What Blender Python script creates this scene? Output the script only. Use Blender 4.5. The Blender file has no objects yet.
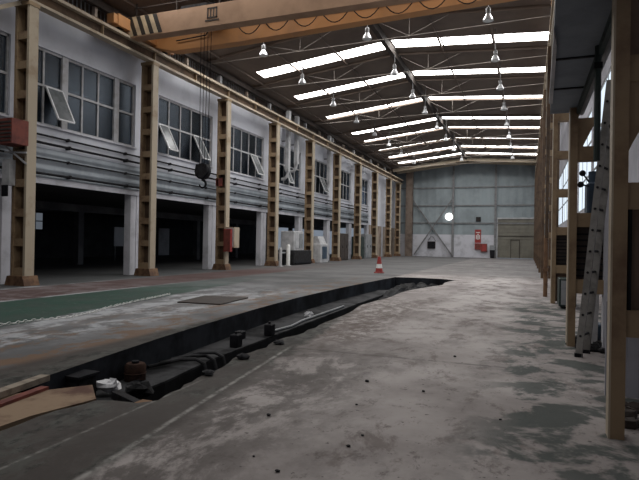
import bpy, bmesh, math, random
from mathutils import Vector, Matrix
random.seed(7)
C = bpy.context.scene.collection
PI = math.pi

# ------------------------------------------------------------------ materials
class NT:
    def __init__(s, name):
        s.m = bpy.data.materials.new(name); s.m.use_nodes = True
        s.t = s.m.node_tree; s.t.nodes.clear()
        s.out = s.t.nodes.new('ShaderNodeOutputMaterial')
        s.co = s.t.nodes.new('ShaderNodeTexCoord').outputs['Object']
    def link(s, a, b):
        if isinstance(a, bpy.types.NodeSocket): s.t.links.new(a, b)
        else:
            try: b.default_value = a
            except Exception: b.default_value = (a, a, a, 1)
    def math(s, op, a, b=0.0, c=None):
        n = s.t.nodes.new('ShaderNodeMath'); n.operation = op
        s.link(a, n.inputs[0]); s.link(b, n.inputs[1])
        if c is not None: s.link(c, n.inputs[2])
        return n.outputs[0]
    def ss(s, x, a, b, lo=0.0, hi=1.0):
        n = s.t.nodes.new('ShaderNodeMapRange'); n.interpolation_type = 'SMOOTHSTEP'
        s.link(x, n.inputs[0]); n.inputs[1].default_value = a; n.inputs[2].default_value = b
        n.inputs[3].default_value = lo; n.inputs[4].default_value = hi
        return n.outputs[0]
    def band(s, x, a, b, w=0.06):
        return s.math('MULTIPLY', s.ss(x, a - w, a + w), s.ss(x, b - w, b + w, 1, 0))
    def mul(s, *a):
        r = a[0]
        for k in a[1:]: r = s.math('MULTIPLY', r, k)
        return r
    def vscale(s, v, sc):
        n = s.t.nodes.new('ShaderNodeVectorMath'); n.operation = 'MULTIPLY'
        s.link(v, n.inputs[0]); n.inputs[1].default_value = sc
        return n.outputs[0]
    def noise(s, scale, detail=4, rough=0.6, v=None, dist=0.0):
        n = s.t.nodes.new('ShaderNodeTexNoise'); s.link(v or s.co, n.inputs['Vector'])
        n.inputs['Scale'].default_value = scale; n.inputs['Detail'].default_value = detail
        n.inputs['Roughness'].default_value = rough; n.inputs['Distortion'].default_value = dist
        return n.outputs[0]
    def mix(s, f, a, b):
        n = s.t.nodes.new('ShaderNodeMix'); n.data_type = 'RGBA'
        s.link(f, n.inputs[0])
        for k, v in ((6, a), (7, b)):
            if isinstance(v, tuple): v = (*v[:3], 1.0)
            s.link(v, n.inputs[k])
        return n.outputs[2]
    def sep(s):
        n = s.t.nodes.new('ShaderNodeSeparateXYZ'); s.link(s.co, n.inputs[0])
        return n.outputs
    def bsdf(s, col, rough=0.7, metal=0.0, bump=None, bstr=0.3, bdist=0.02, spec=0.4):
        p = s.t.nodes.new('ShaderNodeBsdfPrincipled')
        if isinstance(col, tuple): col = (*col[:3], 1.0)
        s.link(col, p.inputs['Base Color']); s.link(rough, p.inputs['Roughness'])
        p.inputs['Metallic'].default_value = metal
        p.inputs['Specular IOR Level'].default_value = spec
        if bump is not None:
            b = s.t.nodes.new('ShaderNodeBump'); b.inputs['Strength'].default_value = bstr
            b.inputs['Distance'].default_value = bdist
            s.link(bump, b.inputs['Height']); s.t.links.new(b.outputs[0], p.inputs['Normal'])
        s.t.links.new(p.outputs[0], s.out.inputs[0])
        return s.m

def mat(name, a, b=None, scale=2.0, rough=0.7, metal=0.0, lo=0.4, hi=0.65, stretch=None, bstr=0.15, spec=0.35):
    n = NT(name)
    if b is None: b = tuple(x * 0.75 for x in a)
    v = n.vscale(n.co, stretch) if stretch else None
    f = n.noise(scale, 5, 0.65, v)
    col = n.mix(n.ss(f, lo, hi), a, b)
    return n.bsdf(col, rough, metal, f, bstr, 0.01, spec)

def emit(name, col, strength):
    n = NT(name)
    e = n.t.nodes.new('ShaderNodeEmission'); e.inputs[0].default_value = (*col, 1); e.inputs[1].default_value = strength
    n.t.links.new(e.outputs[0], n.out.inputs[0]); return n.m

def glass(name, tint, gloss):
    n = NT(name)
    t = n.t.nodes.new('ShaderNodeBsdfTransparent'); t.inputs[0].default_value = (*tint, 1)
    g = n.t.nodes.new('ShaderNodeBsdfGlossy'); g.inputs['Roughness'].default_value = 0.33
    g.inputs[0].default_value = (0.8, 0.85, 0.9, 1)
    fr = n.t.nodes.new('ShaderNodeLayerWeight'); fr.inputs[0].default_value = 0.35
    f = n.math('ADD', n.mul(fr.outputs['Fresnel'], gloss), 0.02)
    mx = n.t.nodes.new('ShaderNodeMixShader'); n.link(f, mx.inputs[0])
    n.t.links.new(t.outputs[0], mx.inputs[1]); n.t.links.new(g.outputs[0], mx.inputs[2])
    n.t.links.new(mx.outputs[0], n.out.inputs[0]); return n.m

SKY = 13.8
M = {}
M['dusty_glass'] = mat('dusty_sash_glass', (0.16, 0.17, 0.18), (0.11, 0.12, 0.125), 3, 0.25)
M['tan'] = mat('tan_steel', (0.30, 0.215, 0.13), (0.16, 0.098, 0.06), 1.5, 0.65, lo=0.42, hi=0.68)
M['cream'] = mat('cream_steel', (0.43, 0.36, 0.27), (0.30, 0.225, 0.15), 1.3, 0.6, lo=0.5, hi=0.75)
M['rust'] = mat('rusty_plate', (0.20, 0.115, 0.065), (0.10, 0.055, 0.035), 3, 0.8)
M['web_and_shade'] = mat('brown_web_and_shade', (0.105, 0.066, 0.04), (0.05, 0.031, 0.021), 1.4, 0.8)  # brown of webs; also holds shade in column openings and backlit legs
M['rust_dark'] = mat('dark_rust', (0.06, 0.034, 0.026), (0.02, 0.014, 0.012), 5, 0.85, spec=0.06)
M['white'] = mat('white_plaster', (0.61, 0.62, 0.675), (0.49, 0.50, 0.545), 0.7, 0.85, lo=0.45, hi=0.75)
M['white_worn'] = mat('worn_white_plaster', (0.58, 0.58, 0.625), (0.38, 0.38, 0.41), 1.1, 0.85, lo=0.45, hi=0.75)
M['frame'] = mat('window_frame_paint', (0.46, 0.46, 0.48), (0.34, 0.33, 0.33), 3, 0.6)
M['sash'] = mat('white_sash_paint', (0.72, 0.72, 0.74), (0.6, 0.6, 0.6), 3, 0.5)
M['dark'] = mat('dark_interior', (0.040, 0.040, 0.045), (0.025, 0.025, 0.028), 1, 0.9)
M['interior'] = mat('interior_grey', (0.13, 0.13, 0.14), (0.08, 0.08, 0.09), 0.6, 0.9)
M['black'] = mat('black_paint', (0.022, 0.022, 0.025), (0.012, 0.012, 0.014), 4, 0.6, spec=0.06)
M['black_iron'] = mat('oily_black_iron', (0.035, 0.035, 0.038), (0.018, 0.016, 0.015), 5, 0.5, spec=0.06)
M['roof'] = mat('brown_roof_sheet', (0.165, 0.127, 0.102), (0.125, 0.095, 0.078), 0.5, 0.85)
M['roof_dark'] = mat('dark_roof_steel', (0.055, 0.042, 0.036), (0.035, 0.027, 0.023), 1.5, 0.8)
M['rod'] = mat('pale_rod', (0.24, 0.21, 0.185), (0.17, 0.145, 0.125), 3, 0.6)
M['orange'] = mat('orange_crane_paint', (0.54, 0.255, 0.095), (0.38, 0.20, 0.10), 0.6, 0.55, lo=0.45, hi=0.8)
M['peach'] = mat('dusty_crane_paint', (0.43, 0.265, 0.165), (0.34, 0.205, 0.125), 0.7, 0.6)
M['stripe'] = mat('black_stripe_paint', (0.03, 0.025, 0.02), None, 3, 0.6)
M['stripe_pale'] = mat('pale_stripe_paint', (0.52, 0.40, 0.26), None, 3, 0.6)
M['lamp'] = mat('lamp_aluminium', (0.75, 0.76, 0.78), (0.6, 0.61, 0.63), 6, 0.3, 0.35)
M['grey_steel'] = mat('grey_steel', (0.22, 0.22, 0.225), (0.15, 0.15, 0.155), 2.5, 0.5, 0.2)
M['red'] = mat('red_paint', (0.33, 0.045, 0.04), (0.22, 0.03, 0.028), 4, 0.5)
M['dull_red'] = mat('dull_red_paint', (0.20, 0.055, 0.04), (0.12, 0.035, 0.03), 4, 0.7)
M['whitep'] = mat('white_paint', (0.74, 0.74, 0.72), (0.6, 0.6, 0.58), 4, 0.5)
M['pale'] = mat('pale_grey_paint', (0.48, 0.48, 0.49), (0.34, 0.34, 0.35), 2, 0.6)
M['grey'] = mat('machine_grey', (0.28, 0.29, 0.30), (0.19, 0.20, 0.21), 2, 0.55)
M['blue'] = mat('dark_blue_paint', (0.04, 0.065, 0.10), (0.025, 0.04, 0.06), 3, 0.45)
M['green'] = mat('dark_green_paint', (0.028, 0.045, 0.040), (0.02, 0.03, 0.028), 3, 0.6)
M['alu'] = mat('weathered_aluminium', (0.27, 0.26, 0.245), (0.18, 0.17, 0.16), 5, 0.55, 0.15)
M['deck'] = mat('blue_grey_sheet', (0.20, 0.23, 0.265), (0.15, 0.17, 0.20), 1.2, 0.7)
M['louvre'] = mat('dark_brown_louvre', (0.055, 0.042, 0.036), (0.035, 0.028, 0.024), 3, 0.7)
M['brown_panel'] = mat('brown_board', (0.17, 0.115, 0.085), (0.12, 0.08, 0.06), 2, 0.8)
M['ply'] = mat('stained_plywood', (0.27, 0.19, 0.125), (0.10, 0.05, 0.035), 1.6, 0.85, lo=0.42, hi=0.66)
M['plank'] = mat('grey_plank', (0.30, 0.255, 0.205), (0.2, 0.165, 0.13), 2, 0.85, stretch=(1, 6, 6))
M['bag'] = mat('white_plastic', (0.78, 0.78, 0.80), (0.55, 0.55, 0.57), 6, 0.4)
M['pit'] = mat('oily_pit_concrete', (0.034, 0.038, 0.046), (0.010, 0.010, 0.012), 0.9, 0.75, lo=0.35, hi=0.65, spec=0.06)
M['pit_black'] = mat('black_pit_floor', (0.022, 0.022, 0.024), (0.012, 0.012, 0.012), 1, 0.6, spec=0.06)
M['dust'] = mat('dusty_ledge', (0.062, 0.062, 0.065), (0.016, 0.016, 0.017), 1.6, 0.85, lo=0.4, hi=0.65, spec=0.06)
M['upper'] = mat('brown_upper_panel', (0.21, 0.165, 0.135), (0.12, 0.09, 0.075), 1.0, 0.85)
M['shutter'] = mat('olive_shutter', (0.20, 0.19, 0.155), (0.16, 0.15, 0.125), 1.0, 0.7)
M['skylight'] = emit('skylight_daylight', (1.0, 0.985, 0.96), SKY)
M['skylight_dim'] = emit('dim_skylight_daylight', (1.0, 0.985, 0.96), 5.5)  # unseen near strips, set dimmer so the near floor stays dark
M['daypane'] = emit('daylit_pane', (0.78, 0.89, 1.0), 1.15)
M['roundlight'] = emit('lit_round_lamp', (1.0, 1.0, 0.98), 3.0)
M['dimpane'] = emit('dim_far_pane', (0.75, 0.85, 1.0), 0.12)
M['glass'] = glass('dark_window_glass', (0.55, 0.6, 0.66), 0.12)
M['plaster_tan'] = mat('stained_tan_plaster', (0.36, 0.30, 0.25), (0.22, 0.17, 0.135), 0.9, 0.85)
M['wall_grey'] = mat('lilac_grey_wall', (0.42, 0.42, 0.47), (0.33, 0.33, 0.37), 0.8, 0.85)

def ribbed(name, a, b, axis, period, var=0.8, rough=0.6):
    """sheet metal whose ribs follow world coordinates"""
    n = NT(name); x = n.sep()[axis]
    t = n.math('FRACT', n.math('DIVIDE', x, period))
    h = n.math('SINE', n.math('MULTIPLY', t, 2 * PI))
    f = n.noise(var, 5, 0.65)
    return n.bsdf(n.mix(n.ss(f, 0.38, 0.66), a, b), rough, 0.0, h, 0.6, 0.04)
M['clad'] = ribbed('blue_grey_cladding', (0.30, 0.33, 0.365), (0.20, 0.225, 0.25), 2, 0.27)
M['back_sheet'] = ribbed('grey_blue_back_sheet', (0.29, 0.335, 0.355), (0.22, 0.255, 0.27), 0, 0.9, 0.35)

def floor_material():
    n = NT('worn_factory_floor'); X, Y, Z = n.sep()
    w1 = n.math('MULTIPLY', n.math('SUBTRACT', n.noise(0.9, 5, 0.65), 0.5), 0.55)
    w2 = n.math('MULTIPLY', n.math('SUBTRACT', n.noise(2.6, 5, 0.7), 0.5), 0.5)
    Xw = n.math('ADD', X, w1); Xw2 = n.math('ADD', X, w2)
    big = n.noise(0.35, 6, 0.62); mid = n.noise(1.3, 6, 0.68, dist=0.15); fine = n.noise(7, 5, 0.7)
    streak = n.noise(1.6, 6, 0.7, n.vscale(n.co, (0.9, 0.6, 1)), 0.2)
    # pale dusty concrete of the right hand lane
    patch = n.noise(1.5, 8, 0.74, n.vscale(n.co, (1.0, 0.6, 1)), 0.25)
    scuff = n.noise(5.0, 6, 0.78, n.vscale(n.co, (1.0, 0.7, 1)), 0.3)
    col = n.mix(n.ss(big, 0.38, 0.60), (0.40, 0.365, 0.352), (0.275, 0.247, 0.238))
    col = n.mix(n.mul(n.ss(streak, 0.48, 0.64), 0.6), col, (0.20, 0.178, 0.172))
    col = n.mix(n.mul(n.ss(patch, 0.53, 0.62), 0.8), col, (0.165, 0.138, 0.128))
    col = n.mix(n.mul(n.ss(scuff, 0.56, 0.66), 0.7), col, (0.12, 0.10, 0.095))
    col = n.mix(n.mul(n.ss(n.noise(14, 3, 0.6), 0.66, 0.72), 0.8), col, (0.07, 0.06, 0.058))
    mud = n.mul(n.ss(Xw, -2.0, -2.6, 0, 1), n.ss(X, -5.7, -5.4), n.ss(Y, 6.5, 8.5), n.ss(Y, 12.5, 16, 1, 0), n.ss(scuff, 0.42, 0.54))
    col = n.mix(n.mul(mud, 0.75), col, (0.105, 0.078, 0.066))
    pale = n.mul(n.ss(Xw2, -2.3, -1.7), n.ss(Xw2, -0.5, 0.1, 1, 0), n.ss(Y, 6, 14), n.ss(Y, 24, 32, 1, 0), n.ss(patch, 0.44, 0.56, 1, 0))
    col = n.mix(n.mul(pale, 0.8), col, (0.47, 0.435, 0.42))
    # expansion joints across the lane
    jy = n.math('ABSOLUTE', n.math('SUBTRACT', n.math('FRACT', n.math('DIVIDE', n.math('SUBTRACT', Y, 4.1), 5.9)), 0.5))
    col = n.mix(n.mul(n.ss(jy, 0.0035, 0.009, 1, 0), n.ss(fine, 0.35, 0.55), 0.6), col, (0.10, 0.09, 0.085))
    # dark damp patches by the right hand frames
    wet = n.mul(n.ss(Xw, -0.7, 0.0), n.ss(n.noise(1.9, 5, 0.65, n.vscale(n.co, (0.8, 0.8, 1)), 0.3), 0.46, 0.56), n.ss(Y, 2.6, 4.2), n.ss(Y, 13, 19, 1, 0))
    col = n.mix(n.mul(wet, 0.88), col, (0.048, 0.060, 0.056))
    # dirty shoulder next to the pit
    jj = n.math('ADD', Xw2, n.mul(n.math('SUBTRACT', Y, 2.6), 0.11))
    sh = n.mul(n.ss(jj, -2.62, -2.42, 1, 0), n.ss(X, -6.0, -5.6), n.ss(Y, 8, 13, 1, 0))
    col = n.mix(n.mul(sh, 0.95), col, n.mix(n.math('MAXIMUM', n.ss(scuff, 0.44, 0.58), n.ss(patch, 0.48, 0.58)), (0.078, 0.080, 0.072), (0.020, 0.021, 0.019)))
    nearw = n.mul(n.ss(n.math('ADD', Xw, n.mul(w2, 1.2)), -2.4, -1.0, 1, 0), n.ss(X, -6, -5.6), n.ss(Y, 5.5, 9.0, 1, 0), n.ss(patch, 0.40, 0.52))
    col = n.mix(n.mul(nearw, 0.8), col, (0.075, 0.065, 0.060))
    # two narrow pale joint strips along the pit
    j1 = n.math('ADD', X, n.mul(n.math('SUBTRACT', Y, 2.6), 0.125))
    jl1 = n.mul(n.band(j1, -2.61, -2.565, 0.02), n.ss(Y, 6.6, 7.4, 1, 0), n.ss(fine, 0.40, 0.6, .2, 1))
    j2 = n.math('ADD', X, n.mul(n.math('SUBTRACT', Y, 2.5), 0.035))
    jl2 = n.mul(n.band(j2, -3.17, -3.15, 0.02), n.ss(Y, 4.6, 5.2, 1, 0), n.ss(fine, 0.40, 0.6, .2, 1))
    col = n.mix(n.mul(n.math('MAXIMUM', jl1, jl2), 0.8), col, (0.34, 0.33, 0.31))
    # left hand side
    left = n.ss(X, -5.75, -5.45, 1, 0)
    lcol = n.mix(n.ss(big, 0.40, 0.60), (0.185, 0.185, 0.19), (0.115, 0.115, 0.118))
    lcol = n.mix(n.mul(n.ss(Xw, -6.1, -6.9), n.ss(streak, 0.44, 0.58), n.ss(Y, 12, 17, 1, 0), 0.85), lcol, (0.42, 0.43, 0.45))
    lcol = n.mix(n.mul(n.ss(patch, 0.49, 0.58), n.ss(Xw, -8.2, -6.4), n.ss(Y, 20, 26, 1, 0), 0.9), lcol, (0.165, 0.105, 0.07))
    lcol = n.mix(n.mul(n.ss(fine, 0.58, 0.70), 0.6), lcol, (0.09, 0.085, 0.08))
    lcol = n.mix(n.mul(n.ss(Y, 15, 22), 0.6), lcol, (0.085, 0.083, 0.082))
    gb = n.math('ADD', Xw2, n.mul(n.math('SUBTRACT', Y, 7), 0.14))
    gfade = n.ss(Y, 11.5, 21, 1, 0.12)
    g = n.mul(n.ss(gb, -8.35, -8.1, 1, 0), n.ss(X, -11.35, -11.25), gfade, n.ss(fine, 0.30, 0.44, 0.7, 1.0))
    lcol = n.mix(g, lcol, n.mix(n.ss(mid, 0.4, 0.62), (0.038, 0.076, 0.060), (0.050, 0.072, 0.062)))
    r = n.mul(n.ss(Xw2, -11.55, -11.3, 1, 0), n.ss(X, -14.0, -13.8), n.ss(mid, 0.30, 0.5, 0.5, 1), n.ss(Y, 26, 44, 1, 0))
    lcol = n.mix(n.mul(r, 0.72), lcol, (0.095, 0.047, 0.042))
    lcol = n.mix(n.ss(X, -14.0, -14.3), lcol, (0.085, 0.088, 0.09))
    col = n.mix(left, col, lcol)
    # far floor across the hall beyond the pit
    far = n.mul(n.ss(Y, 23.5, 30), n.ss(mid, 0.3, 0.6, 0.6, 1))
    col = n.mix(n.mul(far, 0.8), col, (0.125, 0.122, 0.122))
    rough = n.ss(big, 0.3, 0.7, 0.6, 0.85)
    hgt = n.math('ADD', n.mul(fine, 0.5), mid)
    return n.bsdf(col, rough, 0.0, hgt, 0.25, 0.02, 0.14)
M['floor'] = floor_material()

# ------------------------------------------------------------------ mesh helpers
class MB:
    def __init__(s): s.v = []; s.f = []; s.sm = []
    def quadset(s, vs, fs, smooth=False):
        o = len(s.v); s.v += [tuple(p) for p in vs]
        for f in fs: s.f.append([o + i for i in f]); s.sm.append(smooth)
        return s
    def box(s, x0, x1, y0, y1, z0, z1):
        return s.quadset([(x0,y0,z0),(x1,y0,z0),(x1,y1,z0),(x0,y1,z0),(x0,y0,z1),(x1,y0,z1),(x1,y1,z1),(x0,y1,z1)],
            [(0,3,2,1),(4,5,6,7),(0,1,5,4),(1,2,6,5),(2,3,7,6),(3,0,4,7)])
    def bar(s, p, q, w, h, up=(0,0,1)):
        p, q = Vector(p), Vector(q); d = (q - p).normalized(); u = Vector(up)
        if abs(d.dot(u)) > 0.98: u = Vector((1,0,0))
        a = d.cross(u).normalized() * w / 2; b = a.cross(d).normalized() * h / 2
        c = [-a-b, a-b, a+b, -a+b]
        return s.quadset([p+k for k in c] + [q+k for k in c], [(0,3,2,1),(4,5,6,7),(0,1,5,4),(1,2,6,5),(2,3,7,6),(3,0,4,7)])
    def tube(s, pts, r, n=8, caps=True):
        pts = [Vector(p) for p in pts]; rings = []; a0 = None
        for i, p in enumerate(pts):
            d = (pts[min(i+1, len(pts)-1)] - pts[max(i-1, 0)]).normalized()
            u = Vector((0,0,1)) if abs(d.z) < 0.95 else Vector((1,0,0))
            if a0 is not None and abs(d.dot(a0)) < 0.95: u = a0
            a = (u - d * u.dot(d)).normalized(); b = d.cross(a); a0 = a
            rr = r[i] if isinstance(r, (list, tuple)) else r
            rings.append([p + (a*math.cos(2*PI*k/n) + b*math.sin(2*PI*k/n))*rr for k in range(n)])
        vs = [v for R in rings for v in R]; fs = []
        for i in range(len(pts)-1):
            for k in range(n): fs.append((i*n+k, i*n+(k+1)%n, (i+1)*n+(k+1)%n, (i+1)*n+k))
        o = len(s.v); s.quadset(vs, fs, True)
        if caps:
            s.f.append([o+k for k in range(n)][::-1]); s.sm.append(False)
            s.f.append([o+(len(pts)-1)*n+k for k in range(n)]); s.sm.append(False)
        return s
    def lathe(s, prof, c, n=16, smooth=True):
        cx, cy, cz = c; vs = []; fs = []
        for r, z in prof:
            for k in range(n): vs.append((cx+r*math.cos(2*PI*k/n), cy+r*math.sin(2*PI*k/n), cz+z))
        for i in range(len(prof)-1):
            for k in range(n): fs.append((i*n+k, i*n+(k+1)%n, (i+1)*n+(k+1)%n, (i+1)*n+k))
        o = len(s.v); s.quadset(vs, fs, smooth)
        s.f.append([o+k for k in range(n)][::-1]); s.sm.append(False)
        s.f.append([o+(len(prof)-1)*n+k for k in range(n)]); s.sm.append(False)
        return s
    def prism(s, poly, axis, a, b):
        """poly in the two other axes (in xyz order), extruded along axis from a to b"""
        def P(u, v, w):
            return {0:(w,u,v), 1:(u,w,v), 2:(u,v,w)}[axis]
        n = len(poly)
        vs = [P(u,v,a) for u,v in poly] + [P(u,v,b) for u,v in poly]
        fs = [tuple(range(n)), tuple(range(2*n-1, n-1, -1))] + [(i, i+n, (i+1)%n+n, (i+1)%n) for i in range(n)]
        return s.quadset(vs, fs)
    def ball(s, c, r, seg=10, jit=0.0, sq=(1,1,1)):
        prof = []; vs = []; fs = []; R = seg//2+1
        for i in range(R+1):
            th = PI*i/R
            for k in range(seg):
                j = 1 + random.uniform(-jit, jit)
                vs.append((c[0]+r*sq[0]*j*math.sin(th)*math.cos(2*PI*k/seg), c[1]+r*sq[1]*j*math.sin(th)*math.sin(2*PI*k/seg), c[2]-r*sq[2]*j*math.cos(th)))
        for i in range(R):
            for k in range(seg): fs.append((i*seg+k, i*seg+(k+1)%seg, (i+1)*seg+(k+1)%seg, (i+1)*seg+k))
        return s.quadset(vs, fs, jit == 0)
    def build(s, name, m, parent=None, bevel=0, origin=None):
        o0 = Vector(parent_base(parent)) if parent else Vector(origin or (0,0,0))
        me = bpy.data.meshes.new(name)
        me.from_pydata([tuple(Vector(v) - o0) for v in s.v], [], s.f); me.update()
        bm = bmesh.new(); bm.from_mesh(me); bmesh.ops.remove_doubles(bm, verts=bm.verts, dist=1e-5)
        bmesh.ops.recalc_face_normals(bm, faces=bm.faces)
        if bevel: 
            bmesh.ops.bevel(bm, geom=[e for e in bm.edges if len(e.link_faces) == 2 and e.calc_face_angle(0) > 0.8], offset=bevel, segments=1, affect='EDGES')
        bm.to_mesh(me); bm.free()
        if any(s.sm):
            for p in me.polygons: p.use_smooth = True
            try: me.set_sharp_from_angle(angle=math.radians(40))
            except Exception: pass
        me.materials.append(M[m] if isinstance(m, str) else m)
        o = bpy.data.objects.new(name, me); C.objects.link(o)
        if parent: o.parent = parent
        else: o.location = o0
        return o
def parent_base(p):
    v = Vector((0,0,0))
    while p is not None: v += p.location; p = p.parent
    return v
def tag(o, label=None, cat=None, group=None, kind=None):
    if label: o['label'] = label
    if cat: o['category'] = cat
    if group: o['group'] = group
    if kind: o['kind'] = kind
    elif label and 'kind' not in o: o['kind'] = 'thing'
    return o
def empty(name, loc, label=None, cat=None, group=None, kind=None):
    o = bpy.data.objects.new(name, None); o.empty_display_size = 0.2; o.location = loc; C.objects.link(o)
    return tag(o, label, cat, group, kind)
def struct(name, mb, m, label=None, cat=None):
    o = mb.build(name, m); o['kind'] = 'structure'
    return tag(o, label, cat)
def copy_tree(o, parent=None):
    c = o.copy(); C.objects.link(c)
    if parent: c.parent = parent
    for ch in list(o.children): copy_tree(ch, c)
    return c
def B(*a): return MB().box(*a)
ORD = ['first','second','third','fourth','fifth','sixth','seventh','eighth','ninth','tenth','eleventh','twelfth']

# ------------------------------------------------------------------ dimensions
XL, Y0, S, ZR = -14.45, 12.49, 5.92, 8.81          # left crane columns: front face, first, pitch, top
YB = 67.0                                          # end wall
XW = -15.5                                         # inner face of the left wall
XR, ZRG, XG = 2.1, 11.67, -6.7                     # right wall, ridge
YN = -4.0
def roof_z(x): return ZRG - 0.119*(XG - x) if x < XG else ZRG - 0.065*(x - XG)

# ------------------------------------------------------------------ floor and pit
far_edge = [(-4.38,1.6),(-4.66,3.72),(-4.86,4.5),(-5.0,5.4),(-5.22,6.85),(-5.36,8.1),(-5.62,10.9),(-5.78,13.6),(-5.8,17.0),(-5.66,21.6),(-5.55,24.0)]
near_edge = [(-4.44,24.1),(-3.4,23.9),(-2.85,23.4),(-3.02,22.0),(-2.95,20.3),(-3.4,18.4),(-3.62,16.6),(-3.60,14.5),(-3.75,12.6),(-3.55,10.8),(-3.52,9.2),(-3.44,8.3),(-3.55,7.5),(-3.43,6.9),(-3.52,6.3),(-3.36,5.6),(-3.34,5.05),(-3.24,4.6),(-3.2,4.2),(-3.32,4.05),(-3.58,4.02),(-3.72,3.95),(-3.8,3.6),(-3.78,3.0),(-3.76,1.6)]
def rag(poly, amp, n=3):
    out = []
    for a, b in zip(poly, poly[1:]):
        for k in range(n):
            t = k/n
            out.append((a[0]+(b[0]-a[0])*t + (random.uniform(-amp, amp) if k else 0), a[1]+(b[1]-a[1])*t))
    return out + [poly[-1]]
hole = far_edge + rag(near_edge, 0.035)
def floor_mesh():
    bm = bmesh.new()
    def loop(pts):
        vs = [bm.verts.new((x, y, 0)) for x, y in pts]
        return [bm.edges.new((vs[i], vs[(i+1) % len(vs)])) for i in range(len(vs))]
    es = loop([(-33,YN),(XR+0.2,YN),(XR+0.2,YB+0.3),(-33,YB+0.3)]) + loop(hole)
    bmesh.ops.triangle_fill(bm, use_beauty=True, use_dissolve=False, edges=es, normal=(0,0,1))
    bmesh.ops.recalc_face_normals(bm, faces=bm.faces)
    for f in bm.faces:
        if f.normal.z < 0: f.normal_flip()
    me = bpy.data.meshes.new('floor'); bm.to_mesh(me); bm.free()
    me.materials.append(M['floor'])
    o = bpy.data.objects.new('floor', me); C.objects.link(o); return o
fl = floor_mesh(); tag(fl, 'worn concrete factory floor with green and red painted lanes', 'floor', kind='structure')
PD = -1.15
pw = MB()
for i in range(len(hole)):
    a, b = hole[i], hole[(i+1) % len(hole)]
    pw.quadset([(a[0],a[1],0),(b[0],b[1],0),(b[0],b[1],PD),(a[0],a[1],PD)], [(0,1,2,3)])
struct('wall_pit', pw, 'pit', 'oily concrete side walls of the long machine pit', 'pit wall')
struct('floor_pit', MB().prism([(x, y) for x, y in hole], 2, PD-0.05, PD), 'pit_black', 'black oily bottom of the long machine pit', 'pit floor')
# ledge along the far side of the pit
led_out = [(-4.52,4.6),(-4.52,6.06),(-4.70,7.5),(-4.82,11.4),(-4.95,16.0),(-5.02,21.9)]
led_in = [(x-0.0, y) for x, y in far_edge if 4.4 < y < 22][::-1]
struct('ledge_pit', MB().prism(led_out + led_in, 2, PD, -0.43), 'pit_black', 'body of the concrete ledge inside the pit, coloured black for shade', 'ledge')  # body coloured black to paint the shade of the trench
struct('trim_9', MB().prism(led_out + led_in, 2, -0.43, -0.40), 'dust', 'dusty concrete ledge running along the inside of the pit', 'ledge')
# far end of the pit is filled with dark rubble up to shallow depth
fill = MB()
gx, gy = 14, 16
for i in range(gx):
    for j in range(gy): fill.v.append((-4.98+1.55*i/(gx-1), 18.2+5.5*j/(gy-1), -0.75+0.50*min(1, j/6)+random.uniform(-0.09, 0.09)))
for i in range(gx-1):
    for j in range(gy-1): fill.f.append([i*gy+j, (i+1)*gy+j, (i+1)*gy+j+1, i*gy+j+1]); fill.sm.append(False)
tag(fill.build('rubble', 'pit_black'), 'dark rubble filling the far end of the pit', 'rubble', kind='stuff')

# ------------------------------------------------------------------ left building
wl = MB()
wl.box(XW-0.3, XW, YN, YB, 3.42, 5.35)                # spandrel
wl.box(XW-0.3, XW, YN, YB, 7.97, 9.5)                 # lintel band
NB = 7
wins = [(14.05 + S*i, 18.5 + S*i) for i in range(NB)]; wins[0] = (13.55, 18.45)
edges = [YN] + [y for w in wins for y in w] + [YB]
wins_m1 = (7.95, 12.55)                               # the bay before the first column
edges = [YN, wins_m1[0], wins_m1[1]] + [y for w in wins for y in w] + [YB]
for a, b in zip(edges[0::2], edges[1::2]): wl.box(XW-0.3, XW, a, b, 5.35, 7.97)
struct('wall_left', wl, 'white', 'white plastered upper storey wall on the left side', 'wall')
struct('trim_1', B(XW, XW+0.07, YN, 54.0, 3.55, 4.55), 'clad', 'blue grey ribbed cladding band below the upper windows', 'cladding')
struct('trim_2', B(XW, XW+0.05, YN, 54.0, 3.34, 3.55), 'white_worn', 'pale beam edge above the dark ground floor openings', 'beam edge')
# upper wall behind the runway
struct('wall_left_upper', B(-16.2, -15.95, YN, YB, 8.9, 10.62), 'upper', 'brown panelled wall strip between crane rail and roof', 'wall')
struct('trim_3', B(-15.95, XW+0.05, YN, YB, 9.43, 9.52), 'white_worn', 'pale ledge on top of the left wall', 'ledge')
eb = MB().box(-15.42, -15.22, YN, YB, 10.24, 10.52)
struct('trim_4', eb, 'roof_dark', 'dark eave beam under the left roof edge', 'eave beam')
# interior shell of the left building
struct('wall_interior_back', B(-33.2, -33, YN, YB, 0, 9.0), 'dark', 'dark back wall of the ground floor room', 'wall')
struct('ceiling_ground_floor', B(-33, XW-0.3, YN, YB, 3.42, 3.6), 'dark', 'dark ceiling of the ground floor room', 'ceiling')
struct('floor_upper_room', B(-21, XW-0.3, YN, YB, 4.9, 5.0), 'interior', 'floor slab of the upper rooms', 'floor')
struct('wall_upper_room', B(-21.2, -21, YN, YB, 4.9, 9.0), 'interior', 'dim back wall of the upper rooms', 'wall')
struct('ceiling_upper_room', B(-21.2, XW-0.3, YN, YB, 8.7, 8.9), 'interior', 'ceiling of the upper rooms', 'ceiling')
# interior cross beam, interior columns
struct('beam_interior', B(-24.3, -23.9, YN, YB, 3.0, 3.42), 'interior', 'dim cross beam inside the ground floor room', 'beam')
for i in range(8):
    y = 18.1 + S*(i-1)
    struct('interior_column', B(-24.2, -23.85, y-0.2, y+0.2, 0, 3.0), 'interior', f'dim square column inside the dark ground floor room, {ORD[i]} from the near end', 'column')
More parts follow.
